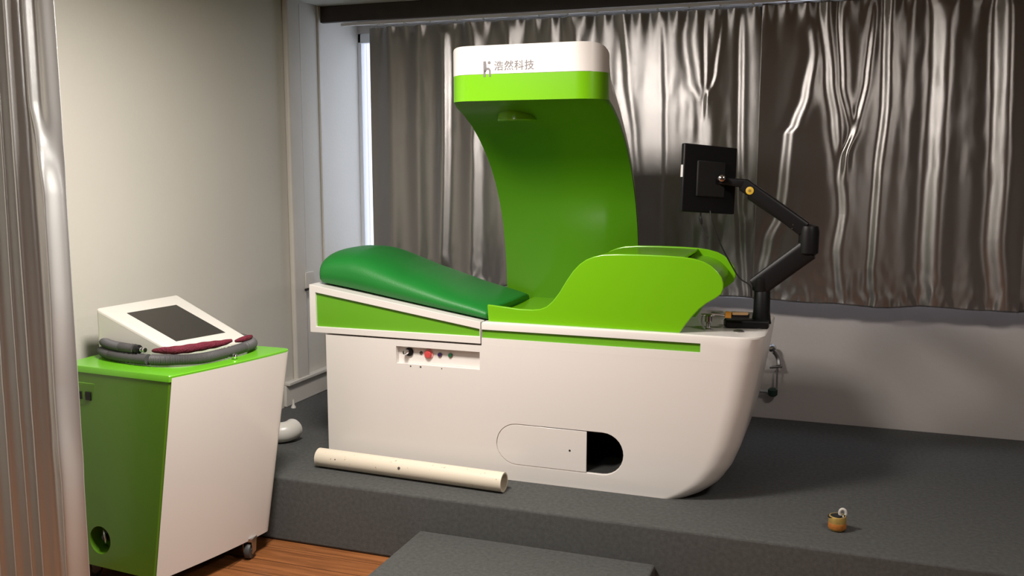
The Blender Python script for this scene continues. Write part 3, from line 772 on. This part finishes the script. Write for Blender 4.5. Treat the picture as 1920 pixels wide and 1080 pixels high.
bm = bmesh.new(); lathe(bm, [(0.017, 0), (0.019, 0.004), (0.018, 0.018), (0.010, 0.022)], pe, pd, 16); obj('hose_cuff', bm, 'black_plastic', hz)
for k in (0, 1):
    bm = bmesh.new(); lathe(bm, [(0.009, 0), (0.010, 0.002), (0.010, 0.008), (0.009, 0.010)], pe+pd*(0.026+k*0.016), pd, 16); obj('metal_ferrule', bm, 'chrome', hz)['label'] = 'shiny metal ring'
red = []
for q in ((-2.575, 2.945, 0.952), (-2.53, 2.950, 0.955), (-2.48, 2.965, 0.957), (-2.445, 3.02, 0.957), (-2.425, 3.09, 0.956), (-2.405, 3.15, 0.955), (-2.395, 3.21, 0.957)):
    red.append((q[0]-0.004, q[1], q[2]+0.007))
rp = smooth_path(red, 8)
bm = bmesh.new(); tube(bm, rp, 0.013, 12, True, lambda i: 0.0045+0.0135*abs(sin(pi*i/len(rp)))**0.6*(1+0.07*sin(i*0.9)))
tag(obj('red_cloth_sleeve', bm, 'cloth_red', smooth=60), 'crumpled dark red fabric sleeve lying on the grey hose before the console', 'sleeve')
bm = bmesh.new(); rp2 = smooth_path([(-2.397, 3.235, 0.957), (-2.392, 3.29, 0.957), (-2.40, 3.35, 0.957)], 8); tube(bm, rp2, 0.012, 12, True, lambda i: 0.006+0.007*sin(pi*i/len(rp2)))
tag(obj('red_cloth_sleeve', bm, 'cloth_red', smooth=60), 'short dark red fabric end on the hose at the console\'s far corner', 'sleeve')
bm = bmesh.new(); lathe(bm, [(0.004, 0), (0.010, 0.003), (0.013, 0.011), (0.010, 0.02), (0.004, 0.023)], (-2.345, 3.155, 0.9005), seg=18)
tag(obj('metal_knob', bm, 'chrome'), 'small shiny metal ball on the green cart top beside the hose', 'knob')

# ---------------------------------------------------------------- loose things on the platform
pp = bmesh.new()
p0 = Vector((-2.265, 3.648, PZ+0.0435)); p1 = Vector((-1.335, 3.612, PZ+0.0435)); ro, ri = 0.0425, 0.036
d = (p1-p0).normalized(); s_ = d.cross(Vector((0, 0, 1))).normalized(); u_ = s_.cross(d)
rings = []
for p, r_ in ((p0, ro), (p1, ro), (p1, ri), (p0, ri), (p0, ro)):
    rings.append([p+(s_*cos(2*pi*k/40)+u_*sin(2*pi*k/40))*r_ for k in range(40)])
vr = loft(pp, rings[:4], cap=False)
for k in range(40): pp.faces.new((vr[3][k], vr[3][(k+1) % 40], vr[0][(k+1) % 40], vr[0][k]))
pipe = tag(obj('plastic_pipe', pp, 'pvc_dirty', smooth=40), 'long cream plastic pipe with a drilled hole lying before the bed', 'pipe')
for f, r_, zz in ((0.475, 0.0065, 0.3), (0.12, 0.003, 0.05)):
    q = p0.lerp(p1, f); nn = (s_*(-1 if s_.y > 0 else 1)*0.93+u_*0.30).normalized()
    bm = bmesh.new(); lathe(bm, [(r_, 0), (r_, 0.0010)], q+nn*(ro-0.0004), nn, 16); obj('drilled_hole', bm, 'dark_dirt', pipe)
# elbow
eb = bmesh.new()
pts = [Vector((-2.86, 3.86, 0.352)), Vector((-2.78, 3.872, 0.352)), Vector((-2.68, 3.888, 0.352))]
for k in range(1, 9):
    a = pi/2*k/8; pts.append(Vector((-2.68+0.075*sin(a), 3.888+0.060*(1-cos(a)), 0.352+0.008*(1-cos(a)))))
pts.append(pts[-1]+Vector((0.0, 0.015, 0.002)))
tube(eb, pts, 0.047, 28, True, lambda i: 0.047 if i < 2 else 0.051)
el = tag(obj('pipe_elbow', eb, 'pvc_white', smooth=60), 'white plastic pipe elbow on the carpet behind the cart', 'pipe elbow')
# brass lock body
pk = thing('brass_pot', 'small brass yellow pot with a pale loop on top, on the carpet', 'pot', (0.014, 3.655, PZ))
bm = bmesh.new(); lathe(bm, [(0.026, 0.001), (0.031, 0.006), (0.033, 0.02), (0.033, 0.052), (0.030, 0.058), (0.027, 0.058), (0.027, 0.045), (0.002, 0.045)], (0.014, 3.655, PZ), seg=28)
o = obj('pot_body', bm, 'brass', pk)
bm = bmesh.new(); lathe(bm, [(0.0335, 0.010), (0.0342, 0.012), (0.0342, 0.030), (0.0335, 0.032)], (0.014, 3.655, PZ), seg=28); obj('rust_band', bm, 'rust', pk)['label'] = 'orange rusty band'
bm = bmesh.new(); tube(bm, [(0.032+0.013*cos(a)*0.9, 3.655, PZ+0.070+0.015*sin(a)) for a in [2*pi*k/24-0.4 for k in range(22)]], 0.0055, 10); obj('loop', bm, 'pvc_white', pk)['label'] = 'pale plastic loop'
bm = bmesh.new(); lathe(bm, [(0.027, 0), (0.027, 0.003), (0.012, 0.006)], (0.005, 3.655, PZ+0.054), (-0.15, 0, 1), 20); obj('cap', bm, 'black_matt', pk)
# wall valve behind the bed end
vy = 5.17
vl = thing('wall_valve', 'chrome wall valve with a thin riser pipe right of the bed end', 'valve', (-0.33, 5.218, 0.45))
bm = bmesh.new(); lathe(bm, [(0.006, 0), (0.020, 0.006), (0.024, 0.02), (0.018, 0.036), (0.004, 0.040)], (-0.350, vy, 0.690), (-0.2, -0.5, 0.5), 24); obj('knob', bm, 'chrome', vl)
bm = bmesh.new(); tube(bm, smooth_path([(-0.347, vy, 0.685), (-0.325, vy+0.01, 0.65), (-0.318, vy, 0.61)], 6), 0.014, 14); obj('valve_body', bm, 'steel', vl)
bm = bmesh.new(); cyl(bm, (-0.325, vy, 0.61), (-0.325, vy, 0.47), 0.0055); obj('riser_pipe', bm, 'steel', vl)
bm = bmesh.new(); cyl(bm, (-0.365, vy, 0.595), (-0.300, vy, 0.605), 0.009); cyl(bm, (-0.318, vy, 0.60), (-0.318, 5.219, 0.60), 0.009); obj('tee', bm, 'chrome', vl)
bm = bmesh.new(); lathe(bm, [(0.018, 0), (0.026, 0.008), (0.026, 0.035), (0.014, 0.045)], (-0.345, vy, 0.435), seg=20); cyl(bm, (-0.345, vy, 0.455), (-0.345, 5.219, 0.455), 0.012); obj('stopcock', bm, 'valve_green', vl)['label'] = 'dark green stopcock'
bm = bmesh.new(); cyl(bm, (-0.44, vy+0.01, 0.455), (-0.35, vy, 0.455), 0.010); obj('side_pipe', bm, 'steel', vl)

for o in list(col.objects):
    if o.type == 'EMPTY' and 'label' in o and o.name != 'monitor': adopt(o)
